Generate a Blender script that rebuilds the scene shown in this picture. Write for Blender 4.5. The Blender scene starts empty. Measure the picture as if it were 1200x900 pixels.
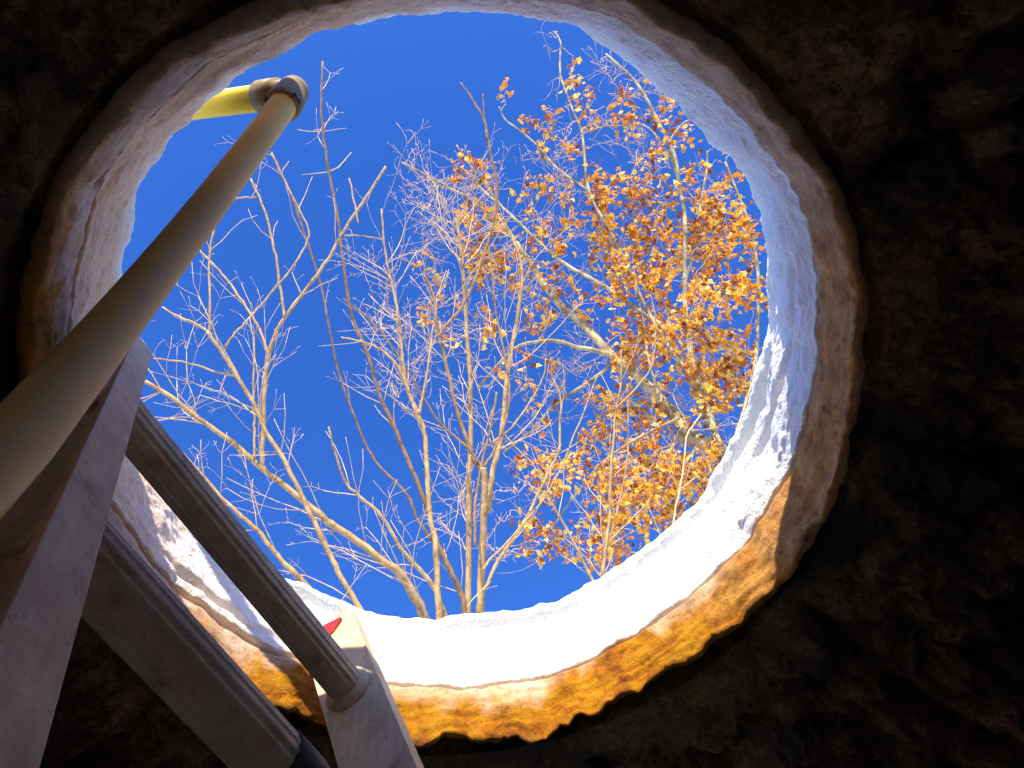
import bpy, bmesh, math, random
from mathutils import Vector, Matrix, noise
random.seed(7)
scene = bpy.context.scene
COL = scene.collection

# ------------------------------------------------------------------ camera
W_AX = ((0.99252060, 0.045698303, -0.113201226),
        (0.0, -0.92729182, -0.374339258),
        (-0.122077240, 0.371539426, -0.920356236))      # world axes seen from the lens
CAM_M = Matrix(W_AX)
cam = bpy.data.cameras.new("camera")
cam.sensor_width = 36.0
cam.lens = 26.0
cam.clip_start = 0.01
cam.clip_end = 2000
cam_o = bpy.data.objects.new("camera", cam)
COL.objects.link(cam_o)
cam_o.matrix_world = CAM_M.to_4x4()
scene.camera = cam_o

# ------------------------------------------------------------------ sky, sun, exposure
SUN_EL, SUN_AZ = math.radians(24.4), math.radians(262.0)
sun_pos = Vector((math.cos(SUN_AZ) * math.cos(SUN_EL), math.sin(SUN_AZ) * math.cos(SUN_EL), math.sin(SUN_EL)))
world = bpy.data.worlds.new("World")
scene.world = world
world.use_nodes = True
nt = world.node_tree
nt.nodes.clear()
n_out = nt.nodes.new("ShaderNodeOutputWorld")
n_bg = nt.nodes.new("ShaderNodeBackground")
n_sky = nt.nodes.new("ShaderNodeTexSky")
n_hs = nt.nodes.new("ShaderNodeHueSaturation")
n_sky.sky_type = 'NISHITA'
n_sky.sun_disc = False
n_sky.sun_elevation = SUN_EL
n_sky.sun_rotation = math.atan2(sun_pos.x, sun_pos.y)
n_sky.altitude = 300
n_sky.air_density = 1.0
n_sky.dust_density = 0.3
n_sky.ozone_density = 2.0
n_hs.inputs['Saturation'].default_value = 1.35
n_hs.inputs['Hue'].default_value = 0.522
n_bg.inputs['Strength'].default_value = 0.110
nt.links.new(n_sky.outputs[0], n_hs.inputs['Color'])
nt.links.new(n_hs.outputs[0], n_bg.inputs['Color'])
nt.links.new(n_bg.outputs[0], n_out.inputs['Surface'])

sun = bpy.data.lights.new("sun", 'SUN')
sun.energy = 2.7
sun.angle = math.radians(0.5)
sun.color = (1.0, 0.87, 0.68)
sun_o = bpy.data.objects.new("sun", sun)
COL.objects.link(sun_o)
sun_o.rotation_euler = (-sun_pos).to_track_quat('-Z', 'Y').to_euler()
sun_o.location = sun_pos * 30

scene.view_settings.view_transform = 'Standard'
scene.view_settings.look = 'None'
scene.view_settings.exposure = 1.87
scene.view_settings.gamma = 1.0
scene.render.engine = 'CYCLES'
scene.cycles.max_bounces = 14
scene.cycles.diffuse_bounces = 12
scene.cycles.caustics_reflective = False
scene.cycles.caustics_refractive = False

# ------------------------------------------------------------------ helpers
def ray(px, py):
    """direction through a point of the view, scaled so that z = 1"""
    d = CAM_M @ Vector((px - 600.0, 450.0 - py, -867.0))
    return d / d.z

def view_of(p):
    c = CAM_M.transposed() @ p
    return (600 - 867 * c.x / c.z, 450 + 867 * c.y / c.z)

class MB:
    def __init__(s):
        s.v, s.f, s.m = [], [], []
    def add(s, vs, fs, m=0):
        b = len(s.v)
        s.v.extend(vs)
        for f in fs:
            s.f.append(tuple(i + b for i in f))
            s.m.append(m)
    def tube(s, pts, rad, sides=6, cap=True, m=0):
        n = len(pts)
        ref = None
        vs, fs = [], []
        for i in range(n):
            t = pts[min(i + 1, n - 1)] - pts[max(i - 1, 0)]
            if t.length < 1e-9: t = Vector((0, 0, 1))
            t.normalize()
            if ref is None:
                ref = t.orthogonal().normalized()
            else:
                ref = ref - t * ref.dot(t)
                ref = ref.normalized() if ref.length > 1e-6 else t.orthogonal().normalized()
            bi = t.cross(ref)
            r = rad[i]
            for k in range(sides):
                a = 2 * math.pi * k / sides
                vs.append(pts[i] + (ref * math.cos(a) + bi * math.sin(a)) * r)
        for i in range(n - 1):
            for k in range(sides):
                k2 = (k + 1) % sides
                fs.append((i * sides + k, i * sides + k2, (i + 1) * sides + k2, (i + 1) * sides + k))
        if cap:
            fs.append(tuple(range(sides - 1, -1, -1)))
            fs.append(tuple((n - 1) * sides + k for k in range(sides)))
        s.add(vs, fs, m)
    def prism(s, prof, axis_pts, m=0):
        """prof: function(i) -> list of points of ring i; rings joined, ends capped"""
        rings = [prof(i) for i in range(axis_pts)]
        k = len(rings[0])
        vs = [p for r in rings for p in r]
        fs = []
        for i in range(axis_pts - 1):
            for j in range(k):
                j2 = (j + 1) % k
                fs.append((i * k + j, i * k + j2, (i + 1) * k + j2, (i + 1) * k + j))
        fs.append(tuple(range(k - 1, -1, -1)))
        fs.append(tuple((axis_pts - 1) * k + j for j in range(k)))
        s.add(vs, fs, m)
    def mesh(s, name, mats, smooth=True):
        me = bpy.data.meshes.new(name)
        me.from_pydata([tuple(v) for v in s.v], [], s.f)
        for mt in (mats if isinstance(mats, (list, tuple)) else [mats]):
            me.materials.append(mt)
        if any(s.m):
            me.polygons.foreach_set('material_index', s.m)
        if smooth:
            me.polygons.foreach_set('use_smooth', [True] * len(me.polygons))
        me.update()
        return me
    def obj(s, name, mats, parent=None, smooth=True, normals=False):
        me = s.mesh(name, mats, smooth)
        if normals:
            bm = bmesh.new(); bm.from_mesh(me)
            bmesh.ops.recalc_face_normals(bm, faces=bm.faces)
            bm.to_mesh(me); bm.free()
        return link(name, me, parent)

def link(name, me, parent=None):
    o = bpy.data.objects.new(name, me)
    COL.objects.link(o)
    if parent is not None:
        o.parent = parent
        o.matrix_parent_inverse = Matrix.Translation(parent.location).inverted()
    return o

def empty(name, loc, label, cat, group=None):
    o = bpy.data.objects.new(name, None)
    o.empty_display_size = 0.1
    COL.objects.link(o)
    o.location = loc
    o['label'] = label; o['category'] = cat
    if group: o['group'] = group
    return o

def fbm(p, oct=5, h=0.9):
    return noise.fractal(p, h, 2.0, oct)

# ------------------------------------------------------------------ materials
def mat(name):
    m = bpy.data.materials.new(name)
    m.use_nodes = True
    return m, m.node_tree, m.node_tree.nodes['Principled BSDF']

def nd(t, kind, **kw):
    n = t.nodes.new(kind)
    for k, v in kw.items():
        if k in n.inputs: n.inputs[k].default_value = v
        else: setattr(n, k, v)
    return n

def coords(t, kind='Object'):
    return nd(t, 'ShaderNodeTexCoord').outputs[kind]

def noise_n(t, co, scale, detail=6, rough=0.6, dist=0.0):
    n = nd(t, 'ShaderNodeTexNoise')
    n.inputs['Scale'].default_value = scale
    n.inputs['Detail'].default_value = detail
    n.inputs['Roughness'].default_value = rough
    n.inputs['Distortion'].default_value = dist
    t.links.new(co, n.inputs['Vector'])
    return n.outputs['Fac']

def ramp(t, fac, stops, mode='LINEAR'):
    r = nd(t, 'ShaderNodeValToRGB')
    r.color_ramp.interpolation = mode
    el = r.color_ramp.elements
    while len(el) < len(stops): el.new(0.5)
    for e, (p, c) in zip(el, stops):
        e.position = p
        e.color = tuple(c) + (1,) if len(c) == 3 else c
    t.links.new(fac, r.inputs[0])
    return r.outputs[0]

def mix(t, fac, a, b, mode='MIX'):
    n = nd(t, 'ShaderNodeMix', data_type='RGBA', blend_type=mode)
    for s, v in ((0, fac), (6, a), (7, b)):
        if hasattr(v, 'is_linked'): t.links.new(v, n.inputs[s])
        else: n.inputs[s].default_value = v if s == 0 else tuple(v) + (1,)
    return n.outputs[2]

def math_n(t, op, a, b=0.0, c=0.0, clamp=False):
    n = nd(t, 'ShaderNodeMath', operation=op, use_clamp=clamp)
    for s, v in ((0, a), (1, b), (2, c)):
        if hasattr(v, 'is_linked'): t.links.new(v, n.inputs[s])
        else: n.inputs[s].default_value = v
    return n.outputs[0]

def bump(t, bsdf, height, strength, dist=0.01):
    b = nd(t, 'ShaderNodeBump')
    b.inputs['Strength'].default_value = strength
    b.inputs['Distance'].default_value = dist
    t.links.new(height, b.inputs['Height'])
    t.links.new(b.outputs[0], bsdf.inputs['Normal'])

def G(v): return (v, v, v)

def m_snow():
    m, t, b = mat('snow')
    co = coords(t)
    n1 = noise_n(t, co, 14, 8, 0.65)
    n2 = noise_n(t, co, 170, 4, 0.7)
    c = ramp(t, n1, [(0.25, (0.86, 0.87, 0.88)), (0.7, (0.94, 0.94, 0.94))])
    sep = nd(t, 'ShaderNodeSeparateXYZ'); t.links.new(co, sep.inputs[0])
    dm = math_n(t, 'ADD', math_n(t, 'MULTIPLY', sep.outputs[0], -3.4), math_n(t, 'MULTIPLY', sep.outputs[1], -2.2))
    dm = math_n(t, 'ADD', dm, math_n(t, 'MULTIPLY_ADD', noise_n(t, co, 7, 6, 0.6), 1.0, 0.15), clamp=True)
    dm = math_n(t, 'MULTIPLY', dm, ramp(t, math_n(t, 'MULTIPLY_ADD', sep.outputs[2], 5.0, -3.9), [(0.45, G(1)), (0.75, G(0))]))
    c = mix(t, dm, c, (0.90, 0.60, 0.38))  # warm bounce light painted as tan over the dirty left and near snow
    t.links.new(c, b.inputs['Base Color'])
    b.inputs['Roughness'].default_value = 0.75
    b.inputs['Specular IOR Level'].default_value = 0.25
    b.inputs['Subsurface Weight'].default_value = 0.12
    b.inputs['Subsurface Radius'].default_value = (0.012, 0.014, 0.018)
    b.inputs['Subsurface Scale'].default_value = 1.0
    h = math_n(t, 'ADD', math_n(t, 'MULTIPLY', n1, 1.2), math_n(t, 'MULTIPLY', n2, 0.5))
    bump(t, b, h, 0.8, 0.016)
    return m

def m_ring():
    m, t, b = mat('stained_concrete')
    co = coords(t)
    sep = nd(t, 'ShaderNodeSeparateXYZ'); t.links.new(co, sep.inputs[0])
    sc = nd(t, 'ShaderNodeMapping'); sc.inputs['Scale'].default_value = (1, 1, 0.45)
    t.links.new(co, sc.inputs['Vector'])
    n1 = noise_n(t, co, 9, 9, 0.62, 0.6)
    n2 = noise_n(t, co, 24, 12, 0.74, 0.08)
    n3 = noise_n(t, sc.outputs[0], 5, 6, 0.6, 0.8)
    n4 = noise_n(t, co, 95, 8, 0.75)
    ochre = ramp(t, n2, [(0.30, (0.0960, 0.0245, 0.0008)), (0.42, (0.3199, 0.1035, 0.0005)), (0.54, (0.4479, 0.1976, 0.0006)), (0.68, (0.5012, 0.2634, 0.0050)), (0.82, (0.4905, 0.3011, 0.0502))])
    rust = ramp(t, n2, [(0.3, (0.30, 0.12, 0.04)), (0.5, (0.70, 0.36, 0.12)), (0.8, (0.80, 0.55, 0.28))])
    frost = ramp(t, n2, [(0.3, (0.66, 0.43, 0.26)), (0.7, (0.88, 0.72, 0.56))])
    # rusty on the right-hand side of the ring
    right = math_n(t, 'ADD', math_n(t, 'MULTIPLY', sep.outputs[0], 9.0), math_n(t, 'MULTIPLY_ADD', n1, 2.4, -4.3), 0.0)
    right = nd(t, 'ShaderNodeClamp').outputs[0] if False else math_n(t, 'ADD', right, 0.0, clamp=True)
    left = math_n(t, 'ADD', math_n(t, 'MULTIPLY', sep.outputs[1], -6.5), math_n(t, 'MULTIPLY_ADD', n1, 2.0, 0.15), clamp=True)
    c = mix(t, right, ochre, rust)
    # frost: a high band on the far side, most of the near side
    fz = math_n(t, 'MULTIPLY_ADD', sep.outputs[2], 26.0, -18.9)
    fr = math_n(t, 'ADD', fz, math_n(t, 'MULTIPLY_ADD', n3, 7.5, -3.75))
    fr = math_n(t, 'ADD', fr, math_n(t, 'MULTIPLY', sep.outputs[0], -3.0), clamp=True)
    fr = math_n(t, 'MULTIPLY', fr, math_n(t, 'SUBTRACT', 1.0, right))
    fr = math_n(t, 'MAXIMUM', math_n(t, 'MULTIPLY', fr, 0.85), math_n(t, 'MULTIPLY', left, 0.7))
    c = mix(t, fr, c, frost)
    spots = ramp(t, noise_n(t, co, 22, 8, 0.65), [(0.30, (0.25, 0.2, 0.15)), (0.38, (1, 1, 1))])
    c = mix(t, 0.75, c, spots, 'MULTIPLY')
    c = mix(t, 0.6, c, ramp(t, n4, [(0.34, (0.45, 0.36, 0.3)), (0.48, (1, 1, 1))]), 'MULTIPLY')
    # brown flakes plus painted-in shade, patchy, darkening the lower edge towards the chamber
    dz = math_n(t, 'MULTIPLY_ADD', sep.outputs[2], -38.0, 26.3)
    dark_tone = math_n(t, 'ADD', dz, math_n(t, 'MULTIPLY_ADD', noise_n(t, co, 13, 10, 0.72), 7.0, -4.1), clamp=True)
    c = mix(t, math_n(t, 'MULTIPLY', dark_tone, 0.8), c, (0.10, 0.055, 0.025))
    t.links.new(c, b.inputs['Base Color'])
    b.inputs['Roughness'].default_value = 0.66
    b.inputs['Specular IOR Level'].default_value = 0.2
    h = math_n(t, 'ADD', math_n(t, 'MULTIPLY', n2, 1.0), math_n(t, 'MULTIPLY', n4, 0.35))
    bump(t, b, h, 0.8, 0.014)
    return m

def m_floor():
    m, t, b = mat('pale_bounce_floor')  # unseen floor and walls made near-white to bounce light into the chamber
    co = coords(t)
    c = ramp(t, noise_n(t, co, 6, 8, 0.65), [(0.35, (0.80, 0.76, 0.70)), (0.6, (0.92, 0.90, 0.87))])
    t.links.new(c, b.inputs['Base Color'])
    b.inputs['Roughness'].default_value = 0.8
    bump(t, b, noise_n(t, co, 40, 6), 0.4, 0.01)
    return m

def m_chamber():
    m, t, b = mat('dark_earth_stone')
    co = coords(t)
    n1 = noise_n(t, co, 3.6, 9, 0.66, 1.0)
    n2 = noise_n(t, co, 17, 12, 0.78, 0.7)
    n3 = noise_n(t, co, 70, 10, 0.8, 0.4)
    v = nd(t, 'ShaderNodeTexVoronoi'); v.feature = 'DISTANCE_TO_EDGE'; v.inputs['Scale'].default_value = 11
    wp = nd(t, 'ShaderNodeVectorMath', operation='ADD')
    nn = nd(t, 'ShaderNodeTexNoise'); nn.inputs['Scale'].default_value = 6; nn.inputs['Detail'].default_value = 8
    t.links.new(co, nn.inputs['Vector'])
    sc = nd(t, 'ShaderNodeVectorMath', operation='SCALE'); sc.inputs['Scale'].default_value = 0.35
    t.links.new(nn.outputs['Color'], sc.inputs[0])
    t.links.new(co, wp.inputs[0]); t.links.new(sc.outputs[0], wp.inputs[1]); t.links.new(wp.outputs[0], v.inputs['Vector'])
    a = ramp(t, n2, [(0.36, (0.06, 0.034, 0.018)), (0.46, (0.32, 0.19, 0.085)), (0.57, (0.54, 0.35, 0.17)), (0.72, (0.70, 0.52, 0.32))])
    d = ramp(t, n1, [(0.40, (0.02, 0.016, 0.016)), (0.50, (0.75, 0.72, 0.7)), (0.6, (1, 1, 1))])
    c = mix(t, 0.95, a, d, 'MULTIPLY')
    g = ramp(t, n3, [(0.40, (0.30, 0.27, 0.25)), (0.55, (1, 1, 1))])
    c = mix(t, 0.85, c, g, 'MULTIPLY')
    c = mix(t, 0.8, c, ramp(t, noise_n(t, co, 210, 6, 0.75), [(0.40, (0.25, 0.22, 0.2)), (0.50, (1, 1, 1)), (0.70, (1, 1, 1)), (0.76, (1.9, 1.8, 1.7))]), 'MULTIPLY')
    cr = ramp(t, v.outputs['Distance'], [(0.0, G(0.15)), (0.025, G(1))])
    c = mix(t, 0.35, c, cr, 'MULTIPLY')
    hu = ramp(t, noise_n(t, co, 2.2, 4), [(0.4, (1.0, 0.80, 0.72)), (0.6, (0.92, 1.0, 0.70))])
    c = mix(t, 0.8, c, hu, 'MULTIPLY')
    t.links.new(c, b.inputs['Base Color'])
    b.inputs['Roughness'].default_value = 0.6
    h = math_n(t, 'ADD', n2, math_n(t, 'MULTIPLY', n3, 0.55))
    bump(t, b, h, 1.0, 0.04)
    return m

def m_metal(name, lo, hi, rough, scale=30):
    m, t, b = mat(name)
    co = coords(t)
    n = noise_n(t, co, scale, 9, 0.7, 0.5)
    n2 = noise_n(t, co, scale * 6, 6, 0.7)
    rot = nd(t, 'ShaderNodeMapping')
    rot.inputs['Rotation'].default_value = (0.17, 0.28, 0.4); rot.inputs['Scale'].default_value = (140, 140, 5)
    t.links.new(co, rot.inputs['Vector'])
    scr = noise_n(t, rot.outputs[0], 1.0, 5, 0.6)
    c = ramp(t, n, [(0.3, lo), (0.7, hi)])
    c = mix(t, 0.35, c, ramp(t, scr, [(0.35, G(0.55)), (0.6, G(1))]), 'MULTIPLY')
    sp = ramp(t, noise_n(t, co, scale * 0.7, 8, 0.65), [(0.30, (0.34, 0.24, 0.18)), (0.36, (0.8, 0.72, 0.65)), (0.44, (1, 1, 1))])
    c = mix(t, 0.8, c, sp, 'MULTIPLY')
    fl = ramp(t, n2, [(0.33, (0.4, 0.3, 0.25)), (0.4, (1, 1, 1))])
    c = mix(t, 0.6, c, fl, 'MULTIPLY')
    t.links.new(c, b.inputs['Base Color'])
    b.inputs['Metallic'].default_value = 0.1
    b.inputs['Specular IOR Level'].default_value = 0.3
    rr = ramp(t, n, [(0.3, G(rough + 0.15)), (0.7, G(rough - 0.05))])
    t.links.new(rr, b.inputs['Roughness'])
    h = math_n(t, 'ADD', math_n(t, 'ADD', n, math_n(t, 'MULTIPLY', n2, 0.5)), math_n(t, 'MULTIPLY', scr, 0.5))
    bump(t, b, h, 0.2, 0.004)
    return m

def m_pvc(name, col, dark_tone):
    m, t, b = mat(name)
    co = coords(t)
    n = noise_n(t, co, 12, 8, 0.7, 0.8)
    c = ramp(t, n, [(0.3, tuple(x * dark_tone for x in col)), (0.6, col)])
    sp = ramp(t, noise_n(t, co, 60, 6, 0.65), [(0.30, (0.4, 0.3, 0.2)), (0.36, (1, 1, 1))])
    c = mix(t, 0.3, c, sp, 'MULTIPLY')
    t.links.new(c, b.inputs['Base Color'])
    b.inputs['Roughness'].default_value = 0.5
    b.inputs['Specular IOR Level'].default_value = 0.2
    bump(t, b, n, 0.08, 0.004)
    return m

def m_plain(name, col, rough=0.5):
    m, t, b = mat(name)
    co = coords(t)
    n = noise_n(t, co, 25, 5)
    c = ramp(t, n, [(0.3, tuple(x * 0.75 for x in col)), (0.7, col)])
    t.links.new(c, b.inputs['Base Color'])
    b.inputs['Roughness'].default_value = rough
    return m

def m_bark(name, dark, light, scale=18, lichen=None):
    m, t, b = mat(name)
    co = coords(t)
    mp = nd(t, 'ShaderNodeMapping'); mp.inputs['Scale'].default_value = (1, 1, 0.25)
    t.links.new(co, mp.inputs['Vector'])
    n = noise_n(t, mp.outputs[0], scale, 8, 0.7, 0.3)
    n2 = noise_n(t, co, 5, 6, 0.6)
    c = ramp(t, n, [(0.33, dark), (0.62, light)])
    if lichen:
        c = mix(t, ramp(t, n2, [(0.45, G(0)), (0.58, G(0.8))]), c, lichen)
    t.links.new(c, b.inputs['Base Color'])
    b.inputs['Roughness'].default_value = 0.8
    bump(t, b, n, 0.5, 0.01)
    return m

def m_leaf():
    m, t, b = mat('dry_leaf')
    geo = nd(t, 'ShaderNodeNewGeometry')
    oi = nd(t, 'ShaderNodeObjectInfo')
    r = math_n(t, 'FRACT', math_n(t, 'ADD', geo.outputs['Random Per Island'], oi.outputs['Random']))
    c = ramp(t, r, [(0.0, (0.1536, 0.0410, 0.0064)), (0.18, (0.4096, 0.1088, 0.0051)), (0.4, (0.6912, 0.2560, 0.0064)), (0.68, (0.7936, 0.4096, 0.0102)), (0.9, (0.9000, 0.6400, 0.1024)), (1.0, (0.3456, 0.0960, 0.0090))])
    t.links.new(c, b.inputs['Base Color'])
    b.inputs['Roughness'].default_value = 0.5
    tr = nd(t, 'ShaderNodeBsdfTranslucent'); t.links.new(c, tr.inputs[0])
    ms = nd(t, 'ShaderNodeMixShader'); ms.inputs[0].default_value = 0.3
    t.links.new(b.outputs[0], ms.inputs[1]); t.links.new(tr.outputs[0], ms.inputs[2])
    t.links.new(ms.outputs[0], t.nodes['Material Output'].inputs['Surface'])
    return m

M = {
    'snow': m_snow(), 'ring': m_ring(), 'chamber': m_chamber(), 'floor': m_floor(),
    'rung': m_metal('fluted_aluminium', (0.44, 0.35, 0.22), (0.66, 0.55, 0.37), 0.45),
    'rail': m_metal('weathered_aluminium', (0.72, 0.52, 0.31), (0.90, 0.70, 0.42), 0.58),
    'pvc': m_pvc('cream_plastic', (0.95, 0.63, 0.19), 0.86), 'elbow': m_pvc('grey_plastic', (0.30, 0.22, 0.10), 0.7),
    'pvc_sunlit': m_pvc('cream_plastic_sunlit', (0.86, 0.60, 0.06), 0.85),  # same cream pipe, its sunlit yellow painted into the colour
    'dark_tone': m_plain('glue_notch_black', (0.03, 0.02, 0.02)), 'red': m_plain('red_vinyl', (0.62, 0.02, 0.03), 0.35),
    'rubber': m_plain('black_rubber', (0.035, 0.033, 0.032), 0.7),
    'bark_a': m_bark('tan_bark', (0.1595, 0.0870, 0.0290), (0.4495, 0.3045, 0.1305)),
    'bark_d': m_bark('brown_bark', (0.0870, 0.0508, 0.0217), (0.2900, 0.1595, 0.0653)),
    'bark_o': m_bark('oak_bark', (0.0700, 0.0560, 0.0280), (0.2660, 0.2100, 0.1190), 14, (0.4620, 0.4060, 0.2100)),
    'twig': m_bark('pale_twig', (0.3510, 0.2160, 0.0945), (0.7020, 0.4995, 0.2565), 30),
    'leaf': m_leaf(),
}

# ------------------------------------------------------------------ opening, snow, chamber
CX, CY, RR = 0.043, 0.327, 0.408
HL, HM, HU = 0.690, 0.760, 0.935
FLOOR = -0.62  # unseen floor set high, to return more light to the roof

def polar(profile, nth, disp, shift=lambda z: 0.0):
    """profile: list of (r, z); disp(theta, i, r, z, p) -> (dr, dz)"""
    mb = MB(); vs = []
    for i, (r, z) in enumerate(profile):
        for k in range(nth):
            th = 2 * math.pi * k / nth
            cy = CY + shift(z)
            p = Vector((CX + r * math.cos(th), cy + r * math.sin(th), z))
            dr, dz = disp(th, i, r, z, p)
            vs.append(Vector((CX + (r + dr) * math.cos(th), cy + (r + dr) * math.sin(th), z + dz)))
    fs = []
    for i in range(len(profile) - 1):
        for k in range(nth):
            k2 = (k + 1) % nth
            fs.append((i * nth + k, (i + 1) * nth + k, (i + 1) * nth + k2, i * nth + k2))
    mb.add(vs, fs)
    return mb

def adiff(a, b):
    return math.atan2(math.sin(a - b), math.cos(a - b))

def hem(th):
    return 0.010 * fbm(Vector((math.cos(th) * 2.6, math.sin(th) * 2.6, 5)), 4), 0.007 * fbm(Vector((math.cos(th) * 4, math.sin(th) * 4, 9)), 4)

def snow_sheet():
    prof = [(RR + 0.06, HM + 0.014), (RR + 0.02, HM + 0.008), (RR + 0.008, HM + 0.005)]
    N = 84
    for i in range(N):
        u = i / (N - 1)
        prof.append((RR + 0.003 - 0.008 * min(1, u * 6) + 0.016 * u, HM + 0.006 + (HU - 0.022 - HM - 0.006) * u))
    for i in range(1, 9):
        a = math.pi / 2 * i / 8
        prof.append((RR + 0.011 + 0.03 * (1 - math.cos(a)), HU - 0.022 + 0.022 * math.sin(a)))
    r = RR + 0.041
    while r < 900:
        r *= 1.14
        prof.append((r, HU))
    def disp(th, i, r, z, p):
        if r > RR + 0.042 and z >= HU - 1e-4:
            d = r - RR
            dz = fbm(p * 1.3, 4) * 0.018 * min(1, d * 3) + fbm(p * 0.12 + Vector((3, 3, 0)), 3) * 0.10 * min(1, d * 0.3)
            return 0, dz
        u = max(0, min(1, (z - HM) / (HU - HM)))
        q = Vector((p.x, p.y, p.z * 1.4))
        ke = min(1, u * 5)
        dr = hem(th)[0] + ke * (fbm(q * 6, 4) * 0.007 + fbm(q * 22, 4) * 0.0042) + fbm(q * 75, 3) * 0.0024
        dz = (hem(th)[1] + 0.007 * max(0, -0.5 * math.sin(th) - 0.7 * math.cos(th))) * (1 - ke)
        # uneven height of the lip and uneven lower hem
        if u > 0.5:
            dz += (u - 0.5) * 2 * (fbm(Vector((math.cos(th) * 2.2, math.sin(th) * 2.2, 4)), 4) * 0.012)
        # a rolled crest over a shallow crease on the far side
        w = max(0, math.cos(adiff(th, math.radians(85)) * 0.95)) ** 0.7 if abs(adiff(th, math.radians(85))) < 1.5 else 0
        zc = HU - 0.042 + 0.010 * noise.noise(Vector((th * 3, 1, 2)))
        cr = math.exp(-((z - zc) / 0.0075) ** 2) * 0.058 - math.exp(-((z - zc - 0.02) / 0.012) ** 2) * 0.010
        ln = 0.5 + 0.5 * noise.noise(Vector((th * 2.4, 7, 1)))
        dr += w * cr * max(0, min(1, ln * 1.6 - 0.1))
        # a second crease on the right-hand side
        w2 = math.exp(-(adiff(th, math.radians(-2)) / 0.30) ** 2)
        zc2 = HM + 0.075 + 0.05 * adiff(th, 0) + 0.006 * noise.noise(Vector((th * 9, 3, 3)))
        dr += w2 * math.exp(-((z - zc2) / 0.006) ** 2) * 0.028
        # frozen slab along the left part of the hem
        w3 = math.exp(-(adiff(th, math.radians(134)) / 0.22) ** 2)
        zc3 = HM + 0.024 + 0.004 * noise.noise(Vector((th * 14, 5, 3)))
        dr += w3 * (math.exp(-((z - zc3) / 0.005) ** 2) * 0.024 - (0.007 if z < zc3 else 0))
        return dr, dz
    mb = polar(prof, 640, disp, lambda z: 0.014 * max(0, min(1, (z - HM) / (HU - HM))))
    o = mb.obj('snow', M['snow'])
    o['kind'] = 'structure'
snow_sheet()

def ring():
    prof = [(RR + 0.10, HM + 0.010), (RR + 0.03, HM + 0.006), (RR + 0.006, HM - 0.001)]
    N = 26
    for i in range(N):
        u = i / (N - 1)
        prof.append((RR + 0.001, HM - 0.004 + (HL - HM + 0.004) * u))
    prof += [(RR + 0.003, HL - 0.004), (RR + 0.008, HL - 0.005), (RR + 0.020, HL + 0.006), (RR + 0.030, HL + 0.03)]
    def disp(th, i, r, z, p):
        u = max(0, min(1, (HM - z) / (HM - HL)))
        q = Vector((p.x, p.y, p.z * 1.8))
        ke = min(1, u * 4)
        dr = hem(th)[0] + ke * fbm(q * 9, 5) * 0.007 + fbm(q * 40, 4) * 0.0028
        dz = hem(th)[1] * (1 - ke)
        if u > 0.4:
            g = fbm(Vector((math.cos(th) * 8, math.sin(th) * 8, 2)), 7, 0.6)
            k = (u - 0.4) / 0.6
            far = 0.15 + 0.85 * max(0, math.sin(th)) 
            dz = k * k * far * min(0.001, -0.006 - 0.017 * g - 0.006 * fbm(q * 22, 6, 0.6))
            # layered, flaking lower edge
            dr += k * far * 0.016 * abs(fbm(Vector((p.x * 7, p.y * 7, p.z * 60)), 4))
        return dr, dz
    mb = polar(prof, 520, disp)
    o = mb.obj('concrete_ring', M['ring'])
    o['label'] = 'ochre and rust stained concrete ring lining the round opening below the snow'
    o['category'] = 'well ring'
ring()

def chamber():
    prof = [(RR + 0.05, HL + 0.035), (RR + 0.019, HL + 0.014), (RR + 0.020, HL + 0.007), (RR + 0.026, HL + 0.003)]
    r = RR + 0.026
    while r < 0.98:
        d = 0.0045 + (r - RR) * 0.03
        r += d
        x = r - RR
        prof.append((r, HL - 0.004 - 0.26 * x - 0.10 * x * x))
    def disp(th, i, r, z, p):
        k = min(1, max(0, (r - RR - 0.024) / 0.10))
        rough = min(1, max(0.3, (r - RR) / 0.3))
        g = fbm(p * 2.6, 6) * 0.05 * rough + (abs(fbm(p * 9, 6, 0.75)) - 0.25) * -0.085 * rough + fbm(p * 38, 5, 0.6) * 0.010
        # cracks that run outward across the roof
        c = 0
        for a, ww in ((0.62, 1.0), (-0.5, 0.8), (2.6, 0.7)):
            x = adiff(th, a + 0.25 * noise.noise(Vector((r * 3, a, 1)))) * r
            c += ww * math.exp(-(x / 0.012) ** 2) * 0.03 - ww * math.exp(-((x - 0.03) / 0.02) ** 2) * 0.012
        x = r - RR
        low = -0.13 * x + 0.008
        if math.sin(th) > 0.1: g = max(g, low) + fbm(p * 55, 4, 0.6) * 0.004
        return 0, k * (g + c) + (1 - k) * fbm(p * 40, 3) * 0.002
    mb = polar(prof, 600, disp)
    o = mb.obj('chamber_ceiling', M['chamber']); o['kind'] = 'structure'
    zb = prof[-1][1]
    wp = [(0.96, zb + 0.12), (1.0, zb)] + [(1.02 + 0.05 * math.sin(i / 10 * math.pi), zb + (FLOOR - 0.05 - zb) * i / 10) for i in range(1, 11)]
    mb = polar(wp, 160, lambda th, i, r, z, p: (fbm(p * 3, 5) * 0.06, 0))
    o = mb.obj('unseen_chamber_wall', M['floor']); o['kind'] = 'structure'
    fp = [(0.001, FLOOR), (0.2, FLOOR), (0.5, FLOOR), (0.7, FLOOR), (0.9, FLOOR), (1.2, FLOOR)]
    mb = polar(fp, 96, lambda th, i, r, z, p: (0, fbm(p * 4, 4) * 0.006 - 0.006))
    o = mb.obj('unseen_chamber_floor', M['floor']); o['kind'] = 'structure'
chamber()

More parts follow.
